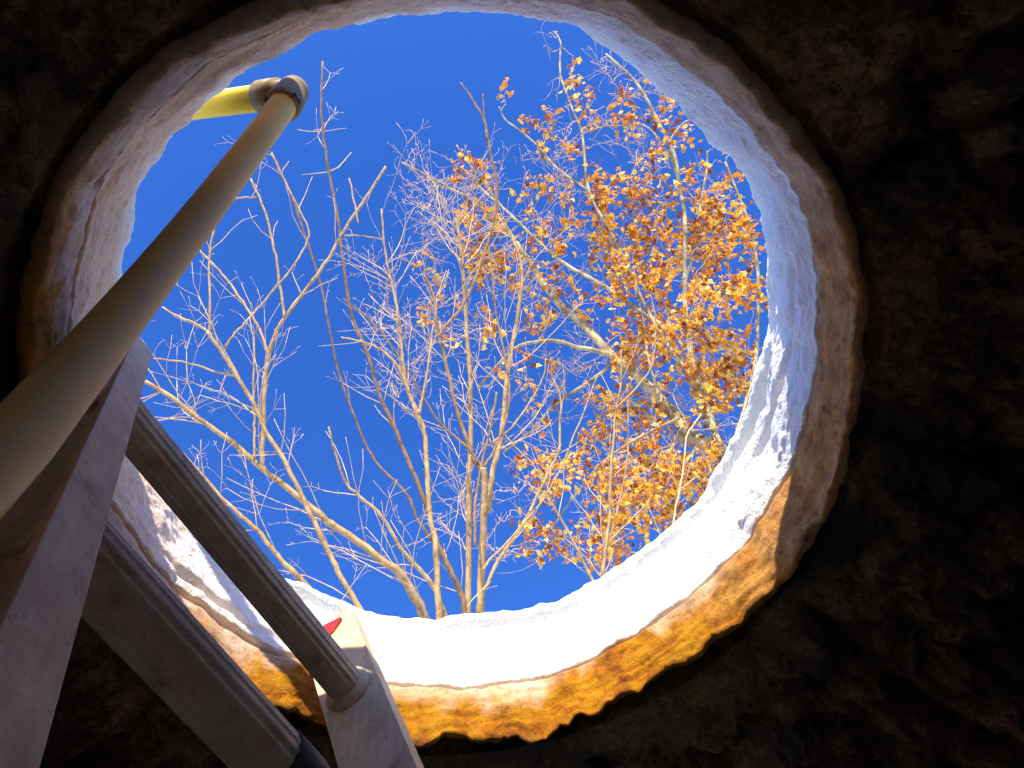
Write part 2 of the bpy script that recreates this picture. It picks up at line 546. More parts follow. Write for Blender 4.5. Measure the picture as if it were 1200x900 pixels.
# ------------------------------------------------------------------ ladder
LP = Vector((-0.0997, 0.6055, 0.6354))          # top rung where it meets the far rail
LR = Vector((0.4587, 0.8885, -0.0121)).normalized()
LL = Vector((-0.2812, 0.1581, 0.9465)); LL = (LL - LR * LL.dot(LR)).normalized()
LN = LR.cross(LL)
LW, LFL, LWB = 0.3908, 0.026, 0.0682
TOP = 0.15
BOT = -(LP.z - FLOOR) / LL.z
foot = LP - LR * LW / 2 + LL * BOT
ladder = empty('aluminium_ladder', foot, 'weathered aluminium ladder with fluted rungs leaning in the snowy opening', 'ladder')

def rail(side):
    """channel profile open to the outside; side=+1 far rail, -1 near rail"""
    s = 1 if side > 0 else -1
    r0 = 0.0 if side > 0 else -LW
    h = LWB / 2
    tw, tf, lip = 0.0032, 0.0036, 0.0065
    prof = [(0, -h), (0, h), (LFL, h), (LFL, h - lip), (LFL - 0.003, h - lip), (LFL - 0.004, h - tf), (tw, h - tf),
            (tw, -h + tf), (LFL - 0.004, -h + tf), (LFL - 0.003, -h + lip), (LFL, -h + lip), (LFL, -h)]
    ts = [BOT + 0.02, BOT / 2, 0.0, TOP - 0.012, TOP]
    mb = MB()
    def pr(i):
        out = []
        for (a, n) in prof:
            rr = r0 + s * a
            t = ts[i]
            if i == len(ts) - 1 and a > 0.02: t -= 0.004
            out.append(LP + LR * rr + LN * n + LL * t)
        return out if s > 0 else out[::-1]
    mb.prism(pr, len(ts))
    o = mb.obj('rail', M['rail'], ladder, smooth=False, normals=True)
    bv = o.modifiers.new('bevel', 'BEVEL'); bv.width = 0.0008; bv.segments = 2; bv.limit_method = 'ANGLE'
    # foot shoe
    f = MB()
    q = LP + LR * (r0 + s * LFL / 2) + LL * (BOT + 0.03)
    def sh(i):
        t = (-0.035, 0.05)[i]
        return [q + LR * (x * (LFL / 2 + 0.005)) + LN * (y * (h + 0.005)) + LL * t for x, y in ((-1, -1), (1, -1), (1, 1), (-1, 1))]
    f.prism(sh, 2)
    f.obj('rubber_foot', M['rubber'], o, smooth=False, normals=True)
    return o
rail_far = rail(1)
rail_near = rail(-1)

RUNG_R = 0.0196
def rung(k):
    c = LP - LL * (0.305 * k)
    mb = MB()
    n = 64
    def pr(i):
        x = (-LW, 0.0)[i]
        out = []
        for j in range(n):
            a = 2 * math.pi * j / n
            fl = 0.00075 if (j % 4 < 2) else 0.0
            # grip flutes on the two tread faces only
            if abs(math.sin(a)) > 0.93: fl = 0
            rad = RUNG_R - fl
            out.append(c + LR * x + LN * (math.cos(a) * rad) + LL * (math.sin(a) * rad))
        return out
    mb.prism(pr, 2)
    o = mb.obj('rung', M['rung'], ladder, smooth=False, normals=True)
    for side in (0, 1):
        x0 = 0.0 if side else -LW
        d = -1 if side else 1
        b = MB()
        pts = [c + LR * (x0 + d * t) for t in (0.0, 0.0015, 0.004, 0.007, 0.009)]
        b.tube(pts, [RUNG_R + 0.008, RUNG_R + 0.0082, RUNG_R + 0.006, RUNG_R + 0.0045, RUNG_R + 0.0008], 40)
        b.obj('collar', M['rail'], o, normals=True)
        b = MB()
        x1 = x0 - d * 0.0032
        pts = [c + LR * (x1 - d * t) for t in (0.0, 0.004, 0.006)]
        b.tube(pts, [RUNG_R + 0.006, RUNG_R + 0.005, RUNG_R - 0.002], 32)
        b.obj('swaged_end', M['rail'], o, normals=True)
    return o
rungs = [rung(k) for k in range(5)]

def rung_band():
    """dark band round the second rung"""
    c = LP - LL * 0.305
    b = MB()
    b.tube([c + LR * x for x in (-0.197, -0.196, -0.168, -0.167)], [RUNG_R + 0.0005, RUNG_R + 0.0012, RUNG_R + 0.0012, RUNG_R + 0.0005], 40)
    o = b.obj('dark_band', M['rubber'], rungs[1], normals=True)
rung_band()

def red_tag():
    """torn red sticker on the inner face of the far rail top, with a thread to its flange"""
    b = MB()
    def P(n, t, r): return LP + LN * n + LL * t - LR * r
    out = [(0.018, 0.137), (0.021, 0.128), (0.006, 0.117), (-0.022, 0.112), (-0.022, 0.134), (0.0, 0.136)]
    vs = [P(n, t, 0.001) for n, t in out] + [P(n, t, 0.0016 + 0.004 * (i % 2)) for i, (n, t) in enumerate(out)]
    k = len(out)
    fs = [tuple(range(k - 1, -1, -1)), tuple(range(k, 2 * k))] + [(i, (i + 1) % k, k + (i + 1) % k, k + i) for i in range(k)]
    b.add(vs, fs)
    b.obj('red_sticker', M['red'], rail_far, smooth=False, normals=True)
    b = MB()
    b.tube([P(0.018, 0.136, 0.003), P(0.026, 0.141, 0.005), P(0.033, 0.143, 0.002)], [0.0005] * 3, 5)
    b.obj('thread', M['twig'], rail_far)
red_tag()

# ------------------------------------------------------------------ water pipe
PR = 0.0146
def on_ray(px, py, dist): return ray(px, py).normalized() * dist
# the pipe sags slightly: a parabola through three points
P0, P2 = on_ray(310.2, 152.5, 0.933 * 0.91), on_ray(95.5, 427.3, 0.491 * 0.91)
P1 = (P0 + P2) / 2 + CAM_M @ Vector((-0.018, -0.019, -0.009)) * 0.91
def sag(t): return P0 * (1 - t) * (1 - 2 * t) + P1 * 4 * t * (1 - t) + P2 * t * (2 * t - 1)
PATH = [sag(-0.19 + 0.06 * i) for i in range(24)]
PA = PATH[0]
d_end = (PATH[-1] - PATH[-2]).normalized()
d_end = (d_end + Vector((-0.06, 0.0, 0.0))).normalized()
p_end = PATH[-1] + d_end * ((FLOOR - PATH[-1].z) / d_end.z)
PATH += [PATH[-1].lerp(p_end, k / 8) for k in range(1, 9)]
def smooth_line(pts, n=5, jit=0.0):
    out = []
    k = len(pts)
    for i in range(k - 1):
        p0, p1, p2, p3 = pts[max(i - 1, 0)], pts[i], pts[i + 1], pts[min(i + 2, k - 1)]
        for j in range(n):
            t = j / n
            q = 0.5 * ((2 * p1) + (p2 - p0) * t + (2 * p0 - 5 * p1 + 4 * p2 - p3) * t * t + (3 * p1 - p0 - 3 * p2 + p3) * t ** 3)
            if jit: q = q + Vector((random.gauss(0, jit), random.gauss(0, jit), random.gauss(0, jit)))
            out.append(q)
    out.append(pts[-1])
    return out
pipe = empty('water_pipe', p_end, 'cream plastic pipe rising past the ladder to a grey elbow at the snow rim', 'pipe')
pl = PATH
PD = (pl[2] - pl[0]).normalized()
b = MB()
b.tube(pl, [PR] * len(pl), 40)
b.obj('riser_pipe', M['pvc'], pipe, normals=True)
# the run over the snow to the left, climbing a little out of the shade
HD = (ray(214, 127) * (PA.z + 0.125) - PA).normalized()
b = MB()
b.tube([PA + HD * t for t in (0.03, 0.2, 0.8, 2.2)], [PR * 1.03] * 4, 36)
b.obj('level_pipe', M['pvc_sunlit'], pipe, normals=True)
ER = PR * 1.30
b = MB()
b.tube([PA + PD * t for t in (-0.016, -0.013, -0.004, 0.014, 0.0145, 0.030, 0.0315, 0.0318)], [ER * 0.5, ER * 0.80, ER * 0.92, ER * 0.95, ER * 0.99, ER * 1.0, ER * 0.98, PR], 40)
b.tube([PA + HD * t for t in (-0.006, 0.0, 0.021, 0.0215, 0.050, 0.0512, 0.0515)], [ER * 0.5, ER * 0.84, ER * 0.86, ER * 1.0, ER * 1.0, ER * 0.96, PR * 1.03], 40)
elbow = b.obj('elbow', M['elbow'], pipe, normals=True)
b = MB()
q = PA + HD * 0.0225 + (-HD.cross(PD).cross(HD)).normalized() * ER * 0.95
for k in range(5):
    w = Vector((random.gauss(0, .002), random.gauss(0, .002), random.gauss(0, .002)))
    b.tube([q + w - HD * 0.004, q + w, q + w * 1.8 + HD * 0.004], [0.0008, 0.0032, 0.0006], 6)
o = b.obj('notch_dark', M['dark_tone'], elbow)  # dark lump standing in for the shaded notch between the sockets
b = MB()
for i in range(12):
    a = random.choice((0.3, 1.2, 2.0, 4.4)) + random.gauss(0, .3)
    u = PD.orthogonal().normalized(); w = PD.cross(u)
    q = PA + PD * random.uniform(0.028, 0.033) + (u * math.cos(a) + w * math.sin(a)) * ER
    b.tube([q - PD * 0.002, q, q + PD * 0.002 + (u * math.cos(a) + w * math.sin(a)) * 0.001], [0.0004, random.uniform(0.001, 0.0032), 0.0003], 6)
o = b.obj('glue_crumbs', M['dark_tone'], elbow); o['kind'] = 'stuff'

# ------------------------------------------------------------------ trees
def trace(pts, z0, z1):
    """branch axis through sight lines, its height growing evenly along the branch"""
    L = [0]
    for a, c in zip(pts, pts[1:]): L.append(L[-1] + math.hypot(c[0] - a[0], c[1] - a[1]))
    return [ray(*p) * (z0 + (z1 - z0) * l / L[-1]) for p, l in zip(pts, L)]

class Tree:
    def __init__(s, name, base, label, cat, group, bark, twig):
        s.root = empty(name, base, label, cat, group)
        s.base = Vector(base); s.bark = bark; s.twig = twig
        s.tw = MB(); s.nodes = []
    def limb(s, pts, z0, z1, w0, w1, ground=False, name='branch', bark=None, sides=8, knots=True, bold=False):
        ax = smooth_line(trace(pts, z0, z1), 5, 0.0022 if w0 < 12 else 0.004)
        n = len(ax)
        rad = []
        for i, p in enumerate(ax):
            w = w0 + (w1 - w0) * (i / (n - 1)) ** 0.85
            r = 0.5 * w * (0.84 if not bold else 1) * p.length / 867
            if knots and random.random() < 0.12: r *= 1.12
            rad.append(r * random.uniform(0.98, 1.03))
        if ground:
            d = (ax[0] - ax[3]).normalized()
            g = [s.base + Vector((random.uniform(-.05, .05), random.uniform(-.05, .05), -0.1))]
            mid = ax[0] + d * (ax[0] - g[0]).length * 0.35
            pre = []
            for t in [i / 10 for i in range(10)]:
                pre.append(g[0] * (1 - t) ** 2 + mid * 2 * t * (1 - t) + ax[0] * t * t)
            ax = pre + ax
            rad = [rad[0] * (1.5 - 0.45 * i / 9) for i in range(10)] + rad
        mb = MB(); mb.tube(ax, rad, sides)
        mb.obj(name, bark or s.bark, s.root)
        for i in range(10 if ground else 0, len(ax)):
            s.nodes.append((ax[i], (ax[min(i + 1, len(ax) - 1)] - ax[max(i - 1, 0)]).normalized(), rad[i]))
        return ax, rad
    def sprig(s, p, d, length, r, lev, opp=True, up=0.25, sides=4, wob=0.12):
        n = max(3, int(length / 0.11))
        step = length / n
        pts, rs = [p.copy()], [r]
        q = p.copy(); d = d.normalized()
        side = d.orthogonal().normalized()
        for i in range(n):
            d = (d + Vector((random.gauss(0, wob), random.gauss(0, wob), random.gauss(0, wob) + up * 0.25))).normalized()
            q = q + d * step
            pts.append(q.copy()); rs.append(r * (1 - 0.55 * (i + 1) / n))
            if lev > 0 and 0 < i < n and random.random() < (0.42 if opp else 0.75):
                a = random.uniform(0, 6.28)
                sd = (side * math.cos(a) + d.cross(side) * math.sin(a)).normalized()
                ln = length * random.uniform(0.25, 0.55) * (1 - 0.4 * i / n)
                for sg in ((1, -1) if (opp and random.random() < 0.8) else (random.choice((1, -1)),)):
                    s.sprig(q, d * 0.72 + sd * sg * 0.7, ln, max(rs[-1] * 0.62, s.rmin(q)), lev - 1, opp, up, sides if lev > 1 else 3, wob)
        rs[-1] = max(rs[-1], s.rmin(q) * 0.9)
        s.tw.tube(pts, rs, sides)
        return pts
    def rmin(s, p): return 0.00031 * p.length
    def dress(s, ax, rad, dens, length, lev=2, opp=True, start=0.15, ang=0.62):
        n = len(ax)
        tot = sum((ax[i + 1] - ax[i]).length for i in range(n - 1))
        cnt = int(tot * dens)
        for _ in range(cnt):
            i = random.randint(int(n * start), n - 2)
            t = (ax[i + 1] - ax[i]).normalized()
            a = random.uniform(0, 6.28)
            o = t.orthogonal().normalized()
            sd = (o * math.cos(a) + t.cross(o) * math.sin(a)).normalized()
            l = length * random.uniform(0.45, 1.45)
            for sg in ((1, -1) if opp and random.random() < 0.5 else (1,)):
                r = max(min(rad[i] * 0.42, 0.0008 * ax[i].length), s.rmin(ax[i]))
                s.sprig(ax[i], t * (1 - ang * 0.4) + sd * sg * ang, l, r, lev, opp)
    def finish(s):
        if s.tw.v:
            o = s.tw.obj('twigs', s.twig, s.root); o['kind'] = 'stuff'

def ground_at(px, py, z, out=1.15):
    d = ray(px, py) * z
    return (d.x * out, d.y * out, HU)

# --- arching shrub on the left
A, D_, O_ = M['bark_a'], M['bark_d'], M['bark_o']
GRP = 'bare trees beyond the snowy rim'
T1 = Tree('bare_tree', ground_at(505, 740, 3.6), 'bare tree whose thick tan limb arches far out to the left', 'tree', GRP, A, M['twig'])
ax, rd = T1.limb([(503, 735), (480, 687), (447, 655), (400, 622), (367, 597), (300, 543), (230, 487), (170, 447)], 3.5, 4.3, 13, 5, True, 'stem')
T1.dress(ax, rd, 3.2, 0.55, 2, start=0.25)
ax, rd = T1.limb([(307, 546), (308, 530), (310, 467), (315, 417), (325, 387), (333, 373), (367, 327), (387, 300), (400, 275), (430, 230), (452, 195)], 3.95, 5.3, 6, 3.4)
T1.dress(ax, rd, 1.0, 0.4, 1, start=0.3)
ax, rd = T1.limb([(333, 373), (329, 340), (323, 300), (313, 255), (304, 232), (294, 210)], 4.45, 5.2, 3.6, 2.6)
T1.dress(ax, rd, 2.0, 0.22, 1)
ax, rd = T1.limb([(315, 417), (306, 390), (293, 367), (278, 345), (260, 320), (240, 300), (225, 282)], 4.4, 5.2, 3.6, 2.4)
T1.dress(ax, rd, 1.6, 0.3, 1)
ax, rd = T1.limb([(420, 262), (415, 235), (409, 209)], 4.95, 5.2, 2.6, 2.0)
ax, rd = T1.limb([(403, 276), (424, 276), (450, 281)], 4.95, 5.1, 2.2, 1.8)
ax, rd = T1.limb([(298, 540), (298, 497), (297, 470), (298, 413), (298, 390)], 3.95, 4.6, 3.4, 2.2)
T1.dress(ax, rd, 2.0, 0.25, 1)
T1.finish()

T2 = Tree('bare_tree', ground_at(415, 745, 3.2), 'bare slender tree with forked tan stems left of the ladder top', 'tree', GRP, A, M['twig'])
ax, rd = T2.limb([(432, 740), (428, 723), (400, 677), (383, 643), (362, 600), (353, 580), (333, 540), (310, 503), (300, 480), (277, 440), (260, 413), (243, 388)], 3.0, 4.2, 7.5, 4.5, True, 'stem')
T2.dress(ax, rd, 2.4, 0.45, 2)
ax, rd = T2.limb([(243, 388), (230, 380), (208, 370), (190, 360)], 4.2, 4.4, 3.6, 2.2)
ax, rd = T2.limb([(245, 390), (246, 350), (245, 310), (250, 270), (262, 238), (282, 232), (300, 231)], 4.2, 5.0, 3.0, 2.0)
T2.dress(ax, rd, 2.0, 0.25, 1)
ax, rd = T2.limb([(263, 408), (276, 390), (290, 375), (323, 337), (347, 307), (362, 275), (353, 250), (330, 205), (318, 180)], 4.15, 5.2, 3.0, 2.2)
T2.dress(ax, rd, 1.4, 0.25, 1)
ax, rd = T2.limb([(388, 735), (382, 710), (333, 660), (300, 620), (277, 600), (230, 550), (195, 512)], 2.9, 3.6, 8, 3.5, True, 'stem')
T2.dress(ax, rd, 2.4, 0.4, 2)
ax, rd = T2.limb([(277, 440), (262, 438), (230, 428), (203, 423), (180, 420)], 4.05, 4.2, 3.0, 2.0)
T2.finish()

T3 = Tree('bare_tree', ground_at(545, 740, 4.1), 'tall bare tree with one thin straight brown stem reaching highest on the left', 'tree', GRP, D_, M['twig'])
ax, rd = T3.limb([(545, 720), (542, 700), (527, 667), (510, 630), (500, 593), (477, 537), (460, 497), (443, 457), (430, 413), (410, 360), (397, 267), (383, 187), (377, 133), (378, 72)], 4.0, 6.6, 8, 2.4, True, 'stem')
T3.dress(ax, rd, 1.6, 0.35, 1, start=0.1)
T3.sprig(ax[-12], Vector((-.5, .1, .4)), 0.3, 0.006, 0); T3.sprig(ax[-12], Vector((.5, .0, .4)), 0.3, 0.006, 0)
T3.sprig(ax[-8], Vector((-.5, .1, .4)), 0.25, 0.005, 0); T3.sprig(ax[-8], Vector((.5, .0, .4)), 0.28, 0.005, 0)
ax, rd = T3.limb([(512, 640), (490, 610), (477, 580), (440, 540), (420, 500), (395, 430), (375, 330), (352, 260), (336, 215), (318, 178)], 4.3, 6.0, 4, 2.2)
T3.dress(ax, rd, 1.8, 0.35, 1)
T3.finish()

T4 = Tree('bare_tree', ground_at(518, 740, 3.9), 'pale bare tree with a smooth light stem bending left of the central fork', 'tree', GRP, A, M['twig'])
ax, rd = T4.limb([(517, 735), (515, 723), (512, 677), (510, 637), (503, 600), (498, 513), (490, 487), (477, 453), (472, 427), (468, 377), (460, 337), (452, 300), (447, 245)], 3.8, 6.2, 10, 2.2, True, 'stem')
T4.dress(ax, rd, 3.0, 0.5, 2, start=0.2)
ax, rd = T4.limb([(480, 460), (467, 430), (450, 413), (430, 402), (400, 395)], 4.9, 5.4, 4.5, 2.2)
T4.dress(ax, rd, 3.0, 0.35, 1)
ax, rd = T4.limb([(525, 730), (505, 683), (475, 650), (447, 605), (425, 585), (402, 560), (385, 500)], 3.9, 4.7, 7, 2.5)
T4.dress(ax, rd, 2.5, 0.4, 2)
ax, rd = T4.limb([(491, 487), (500, 440), (507, 390), (512, 350)], 4.8, 5.5, 4, 2)
T4.dress(ax, rd, 3, 0.4, 1)
T4.finish()

T5 = Tree('bare_tree', ground_at(560, 735, 4.4), 'many stemmed bare tree in the middle with a knotty fork above the snow', 'tree', GRP, A, M['twig'])
ax, rd = T5.limb([(562, 735), (563, 713), (565, 660), (567, 600), (568, 570), (566, 548)], 4.2, 5.0, 10.5, 9.5, True, 'stem')
ax, rd = T5.limb([(572, 600), (577, 553), (587, 513), (593, 453), (600, 403), (607, 367), (612, 320), (603, 285), (588, 262)], 4.85, 7.0, 8.5, 3.0, False, 'stem')
T5.dress(ax, rd, 2.6, 0.7, 2, start=0.2)
ax, rd = T5.limb([(548, 735), (548, 710), (550, 600), (550, 553), (552, 460), (547, 387), (543, 320), (540, 290), (534, 255)], 4.3, 7.0, 9.5, 3.2, True, 'stem')
T5.dress(ax, rd, 2.6, 0.7, 2, start=0.3)
ax, rd = T5.limb([(566, 548), (557, 543), (545, 510), (533, 473), (520, 413), (513, 390), (510, 360), (507, 343), (497, 322)], 5.0, 6.4, 6.5, 3.0, bark=D_)
T5.dress(ax, rd, 2.2, 0.5, 2, start=0.3)
ax, rd = T5.limb([(514, 395), (520, 385), (547, 350), (567, 300), (578, 262), (582, 217), (573, 170), (567, 140), (553, 115), (540, 97)], 5.9, 7.6, 4.8, 2.2, bark=D_)
ax, rd = T5.limb([(571, 165), (567, 130), (566, 110)], 7.2, 7.5, 2.4, 1.6, bark=D_)
ax, rd = T5.limb([(566, 548), (545, 522), (517, 497), (497, 467), (478, 435), (457, 403), (430, 372), (402, 350)], 5.0, 6.0, 3.6, 2.0, bark=D_)
T5.dress(ax, rd, 2.2, 0.4, 1)
ax, rd = T5.limb([(566, 548), (583, 520), (597, 465), (588, 400), (580, 360), (577, 320), (572, 280)], 5.0, 6.8, 4.0, 2.2, bark=D_)
T5.dress(ax, rd, 2.2, 0.5, 1)
ax, rd = T5.limb([(566, 690), (570, 687), (585, 655), (610, 620), (630, 580), (642, 555), (655, 527), (656, 500), (657, 467), (647, 443)], 4.35, 6.0, 6, 2.4)
T5.dress(ax, rd, 2.2, 0.45, 1)
ax, rd = T5.limb([(566, 668), (575, 655), (600, 630), (640, 580), (665, 530), (700, 440)], 4.4, 6.0, 4, 1.8)
ax, rd = T5.limb([(575, 520), (600, 500), (625, 465), (637, 440), (640, 420)], 5.2, 5.9, 3, 1.8)
ax, rd = T5.limb([(557, 640), (556, 600), (563, 550), (575, 500), (582, 460)], 4.5, 5.5, 4.5, 3.0, bark=D_)
T5.finish()

T6 = Tree('sapling', ground_at(708, 690, 4.6), 'slender sapling with paired upright stems in front of the orange leaves', 'sapling', 'thin saplings in front of the oak', A, M['twig'])
ax, rd = T6.limb([(700, 690), (692, 675), (667, 625), (652, 600), (637, 575)], 4.3, 4.9, 4.6, 3.0, True, 'stem')
T6.dress(ax, rd, 1.5, 0.35, 1)
ax, rd = T6.limb([(707, 680), (707, 667), (711, 630), (715, 605), (715, 562), (720, 505), (722, 480), (728, 447), (728, 410)], 4.4, 5.8, 5.4, 2.4, True, 'stem')
T6.dress(ax, rd, 2.0, 0.4, 1)
ax, rd = T6.limb([(710, 645), (720, 610), (735, 542), (736, 492), (735, 450)], 4.6, 5.5, 3.2, 1.8)
ax, rd = T6.limb([(722, 478), (745, 455), (765, 425), (768, 375), (762, 345)], 5.3, 6.0, 2.6, 1.6)
ax, rd = T6.limb([(640, 575), (625, 545), (605, 525), (592, 510)], 4.9, 5.3, 2.4, 1.6)
T6.finish()

T7 = Tree('sapling', ground_at(790, 630, 4.4), 'thin reddish sapling whip close to the right end of the snow edge', 'sapling', 'thin saplings in front of the oak', M['twig'], M['twig'])
ax, rd = T7.limb([(788, 625), (791, 600), (800, 555), (805, 512), (822, 485), (838, 452), (805, 420), (798, 370)][:5], 4.2, 5.0, 2.6, 2.0, True, 'stem')
T7.dress(ax, rd, 2.5, 0.35, 1)
ax, rd = T7.limb([(865, 500), (878, 460), (887, 428)], 4.6, 5.0, 2.2, 1.6, True, 'stem')
T7.finish()

# --- the oak with dry orange leaves
OK = Tree('oak_tree', ground_at(860, 550, 6.2, 1.16), 'leaning oak with lichen pale trunk still holding dry orange leaves', 'tree', None, O_, M['twig'])
LIMBS = [
    ([(862, 545), (848, 532), (830, 522), (810, 510), (790, 487), (773, 467), (750, 443), (720, 420), (693, 390), (660, 360), (640, 337), (622, 308), (605, 285)], 6.0, 9.6, 19, 6, 'trunk'),
    ([(848, 532), (836, 505), (825, 480), (812, 450), (800, 425), (785, 395), (770, 378), (743, 360), (715, 340), (690, 325), (663, 310), (635, 287), (610, 263), (588, 242), (565, 222), (540, 195)], 6.1, 10.2, 10, 2.6, 'limb'),
    ([(588, 242), (575, 225), (560, 205), (548, 190), (535, 170)], 9.8, 10.4, 3.5, 2, 'limb'),
    ([(605, 285), (590, 262), (570, 250), (555, 235), (530, 222), (513, 213), (490, 200), (470, 190)], 9.6, 10.6, 5, 2, 'limb'),
    ([(720, 420), (707, 413), (677, 407), (655, 400), (633, 400), (610, 405), (590, 420), (560, 455)], 7.8, 8.5, 8, 3, 'limb'),
    ([(717, 420), (713, 430), (687, 450), (660, 467), (640, 485), (625, 503), (590, 530)], 7.9, 8.3, 6, 2.5, 'limb'),
    ([(836, 505), (830, 470), (815, 440), (808, 400), (803, 360), (803, 308), (802, 250), (795, 213), (790, 180), (770, 140), (753, 107), (735, 85), (710, 63)], 6.2, 10.5, 9, 2.6, 'limb'),
    ([(803, 330), (813, 293), (822, 233), (828, 200), (829, 178)], 8.0, 9.6, 4.5, 2, 'limb'),
    ([(858, 540), (872, 480), (885, 427), (888, 380), (888, 320), (880, 270), (868, 235), (850, 190)], 6.0, 9.0, 6.5, 3, 'limb'),
    ([(810, 440), (780, 400), (757, 360), (735, 310), (715, 270), (690, 223), (683, 160), (673, 133), (657, 87), (657, 50), (650, 38)], 6.9, 11.0, 6, 2, 'limb'),
    ([(690, 223), (650, 195), (630, 170), (605, 150), (592, 140), (585, 125)], 9.4, 10.6, 3, 1.6, 'limb'),
    ([(773, 467), (760, 420), (755, 380), (745, 340), (728, 300)], 6.9, 8.4, 4, 2, 'limb'),
    ([(795, 490), (775, 500), (745, 515), (715, 535), (690, 560), (660, 600), (640, 630)], 6.5, 6.9, 5, 2, 'limb'),
    ([(800, 500), (785, 530), (765, 560), (745, 590), (725, 625), (705, 650)], 6.4, 6.4, 5, 2, 'limb'),
    ([(690, 560), (665, 550), (645, 545)], 6.8, 7.0, 3, 2, 'limb'),
    ([(795, 213), (785, 170), (800, 145), (817, 138)], 9.2, 9.9, 3, 1.8, 'limb'),
    ([(790, 190), (760, 150), (730, 147), (700, 150), (680, 158)], 9.2, 10.2, 2.6, 1.6, 'limb'),
]
for i, (pts, z0, z1, w0, w1, nm) in enumerate(LIMBS):
    ax, rd = OK.limb(pts, z0, z1, w0, w1, nm == 'trunk', nm, bold=w0 > 12, sides=10 if w0 > 8 else 7)

NODES = [(p, view_of(p)) for p, d, r in OK.nodes]
def reach(px, py):
    """grow a thin branch from the nearest wood to a spot in the crown; returns its end and direction"""
    best = sorted(NODES, key=lambda n: (n[1][0] - px) ** 2 + (n[1][1] - py) ** 2)[:6]
    z = random.choice(best)[0].z + random.uniform(-0.35, 0.55)
    tgt = ray(px, py) * z
    st = min(NODES, key=lambda n: (n[0] - tgt).length)[0]
    v = tgt - st
    L = v.length
    if L < 0.08: return tgt, Vector((0, 0, 1)), 0
    m1 = st + v * 0.35 + Vector((random.gauss(0, .12), random.gauss(0, .12), random.gauss(0.05, .10))) * L
    m2 = st + v * 0.72 + Vector((random.gauss(0, .10), random.gauss(0, .10), random.gauss(0.0, .10))) * L
    pts = smooth_line([st, m1, m2, tgt], 4, 0.01)
    r0 = max(min(0.0045 * L + 0.004, 0.011), OK.rmin(tgt))
    n = len(pts)
    OK.tw.tube(pts, [r0 * (1 - 0.55 * i / (n - 1)) for i in range(n)], 4)
    for q in pts[3:]: NODES.append((q, view_of(q)))
    return tgt, (pts[-1] - pts[-2]).normalized(), L

BLOBS = """622,140 633,148 647,138 642,159 632,170 662,173 550,178 557,188 572,192 532,197 540,207 570,216 545,242 563,238 573,244 625,211
637,213 630,222 612,233 622,249 647,230 662,218 668,230 672,246 637,265 583,253 560,262 548,260 672,79 670,97 674,115 685,135 690,104 690,147
663,175 701,194 725,105 732,121 727,132 713,139 740,130 737,142 758,91 772,118 775,133 762,142 803,130 802,143 788,121 737,157 787,150 773,165
780,167 767,178 802,171 760,188 747,192 827,193 803,197 497,308 552,292 562,300 590,300 587,322 605,332 513,327 528,347 493,365 498,377 570,358
573,383 533,405 637,267 623,283 658,290 647,372 623,383 633,357 672,342 670,358 640,317 583,270 547,277 573,387 623,387 615,417 650,427 588,438
617,448 625,477 635,492 648,468 740,407 687,470 713,473 683,510 677,527 687,495 707,513 728,478 745,488 747,510 732,455 610,535 606,545
640,530 635,550 647,568 642,578 632,542 650,550 677,527 667,537 687,552 682,507 705,562 702,590 695,610 700,630 747,600 740,547 735,535 760,540
772,555 780,530 755,575 780,587 627,607 645,622 655,627 612,642 635,647 672,652 700,652 720,652 735,640 750,627 792,587 800,560 687,230 695,285
698,255 713,252 713,272 735,230 757,233 778,240 788,245 787,217 742,213 760,208 803,210 773,268 743,267 747,292 723,303 705,283 697,300 795,313
823,313 847,277 862,248 867,263 844,216 855,207 847,298 718,330 753,337 827,338 840,343 863,333 875,283 592,107 770,525 790,545 812,540 765,600
735,430 700,345 690,370 715,365 845,232 835,255 815,265 808,225 720,212 705,222 692,205 668,262 655,258 725,590 715,610 690,630 735,560 720,545"""
leaf_sites = []
targets = [tuple(map(float, s.split(','))) for s in BLOBS.split()]
def dense_fill(n, x0, x1, y0, y1, gaps=()):
    k = 0
    while k < n:
        x, y = random.uniform(x0, x1), random.uniform(y0, y1)
        if any((x - g[0]) ** 2 + (y - g[1]) ** 2 < g[2] ** 2 for g in gaps): continue
        if x > 892 - max(0, (330 - y)) * 0.28: continue
        if y > 560 and x > 860 - (y - 540): continue
        targets.append((x, y)); k += 1
GAPS = ((750, 350, 13), (735, 375, 9), (866, 372, 14), (866, 393, 10), (712, 445, 14), (790, 452, 13), (832, 415, 6), (860, 305, 14), (800, 235, 8), (700, 412, 14))
dense_fill(125, 722, 888, 328, 455, GAPS)
dense_fill(75, 690, 800, 205, 325, GAPS)
dense_fill(48, 810, 885, 230, 330, GAPS)
dense_fill(95, 690, 850, 455, 580, GAPS + ((790, 455, 18), (830, 500, 16)))
dense_fill(26, 545, 660, 250, 345)
dense_fill(28, 690, 800, 560, 660)
dense_fill(16, 820, 884, 400, 500)
dense_fill(10, 760, 840, 540, 610)
dense_fill(14, 610, 680, 530, 640)
targets.sort(key=lambda t: (t[0] - 760) ** 2 + (t[1] - 400) ** 2)
for px, py in targets:
    px += random.uniform(-3, 3); py += random.uniform(-3, 3)
    p, d, L = reach(px, py)
    leaf_sites.append((p, d))
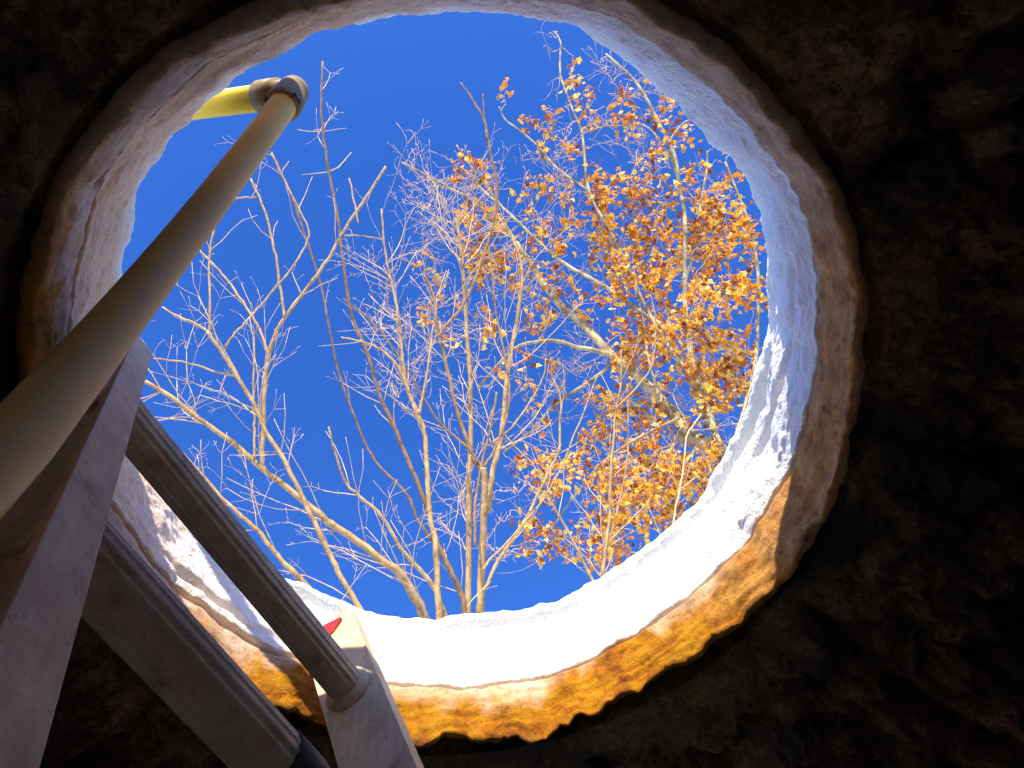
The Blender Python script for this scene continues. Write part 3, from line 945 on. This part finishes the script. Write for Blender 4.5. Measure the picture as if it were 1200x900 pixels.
# bare twig ends: fans of fine pale twigs
BARE = [(480, 560, 150, 400, 95), (560, 700, 180, 480, 115), (640, 860, 80, 330, 150), (700, 880, 330, 560, 130), (560, 760, 480, 660, 60), (430, 520, 300, 470, 40)]
bt = []
for x0, x1, y0, y1, n in BARE:
    for _ in range(n): bt.append((random.uniform(x0, x1), random.uniform(y0, y1)))
bt += [(495, 150), (503, 140), (520, 133), (515, 155), (478, 180), (480, 192), (492, 178), (475, 225), (482, 215), (505, 222), (500, 240), (610, 165), (645, 60), (652, 45), (700, 70), (725, 80), (760, 75), (705, 80)]
bt = [(x, y) for x, y in bt if not (x < 600 and y < 150 + (600 - x) * 0.25 and random.random() < 0.9) and not (x < 640 and y < 170 and random.random() < .8)]
bt.sort(key=lambda t: (t[0] - 740) ** 2 + (t[1] - 400) ** 2)
for px, py in bt:
    p, d, L = reach(px, py)
    if L > 0.1:
        for _ in range(random.randint(2, 4)):
            dd = (d + Vector((random.gauss(0, .6), random.gauss(0, .6), random.gauss(.1, .4)))).normalized()
            OK.sprig(p - d * random.uniform(0, 0.2), dd, random.uniform(0.12, 0.42), OK.rmin(p), 1, False, sides=3, wob=0.2)

HALF = [(0, 0), (.05, .14), (.20, .20), (.10, .31), (.31, .42), (.15, .52), (.34, .66), (.17, .74), (.17, .88), (0, 1)]
def leaf_geo(cup, bend, skew):
    vs, fs = [], []
    for x, y in HALF:
        for sx in (-1, 0, 1):
            X = x * sx * (1 + skew * sx)
            vs.append(Vector((X, y - 0.02 * sx * skew, cup * abs(X) * 1.5 + bend * (y - 0.3) ** 2 + 0.25 * cup * math.sin(y * 9 + sx))))
    for i in range(len(HALF) - 1):
        for c in (0, 1):
            fs.append((i * 3 + c, i * 3 + c + 1, (i + 1) * 3 + c + 1, (i + 1) * 3 + c))
    return vs, fs
VAR = [leaf_geo(random.uniform(-.9, .9), random.uniform(-.9, .9), random.uniform(-.3, .3)) for _ in range(12)]
leaves = []
for p, d in leaf_sites:
    for _ in range(random.randint(8, 13)):
        off = Vector((random.gauss(0, 1), random.gauss(0, 1), random.gauss(-.15, .8))) * 0.062 + Vector((0, 0, -0.05))
        dd = (d * 0.3 + Vector((random.gauss(0, .6), random.gauss(0, .6), random.gauss(-.75, .5)))).normalized()
        nrm = Vector((random.gauss(0, 1), random.gauss(0, 1), random.gauss(0, 1)))
        x = dd.cross(nrm).normalized(); z = x.cross(dd)
        size = random.choice((1, 1, 0.7)) * random.uniform(0.070, 0.128) * (p.length / 9.5) ** 0.5
        leaves.append((p + off - d * random.uniform(0, .06), Matrix((x, dd, z)).transposed(), size, random.randrange(12)))
leaves.sort(key=lambda l: -l[2] / l[0].length)
LM = []
for vs, fs in VAR:
    mb = MB(); mb.add(vs, fs); LM.append(mb.mesh('leaf', M['leaf']))
for p, m3, s_, k in leaves[:300]:
    o = bpy.data.objects.new('leaf', LM[k]); COL.objects.link(o)
    o.parent = OK.root
    o.matrix_local = Matrix.Translation(p - OK.base) @ m3.to_4x4() @ Matrix.Scale(s_, 4)
mb = MB()
for p, m3, s_, k in leaves[300:]:
    vs, fs = VAR[k]
    mb.add([p + m3 @ (v * s_) for v in vs], fs)
o = mb.obj('leaves', M['leaf'], OK.root); o['kind'] = 'stuff'
OK.finish()
print('leaves', len(leaves), 'twig faces', len(OK.tw.f))
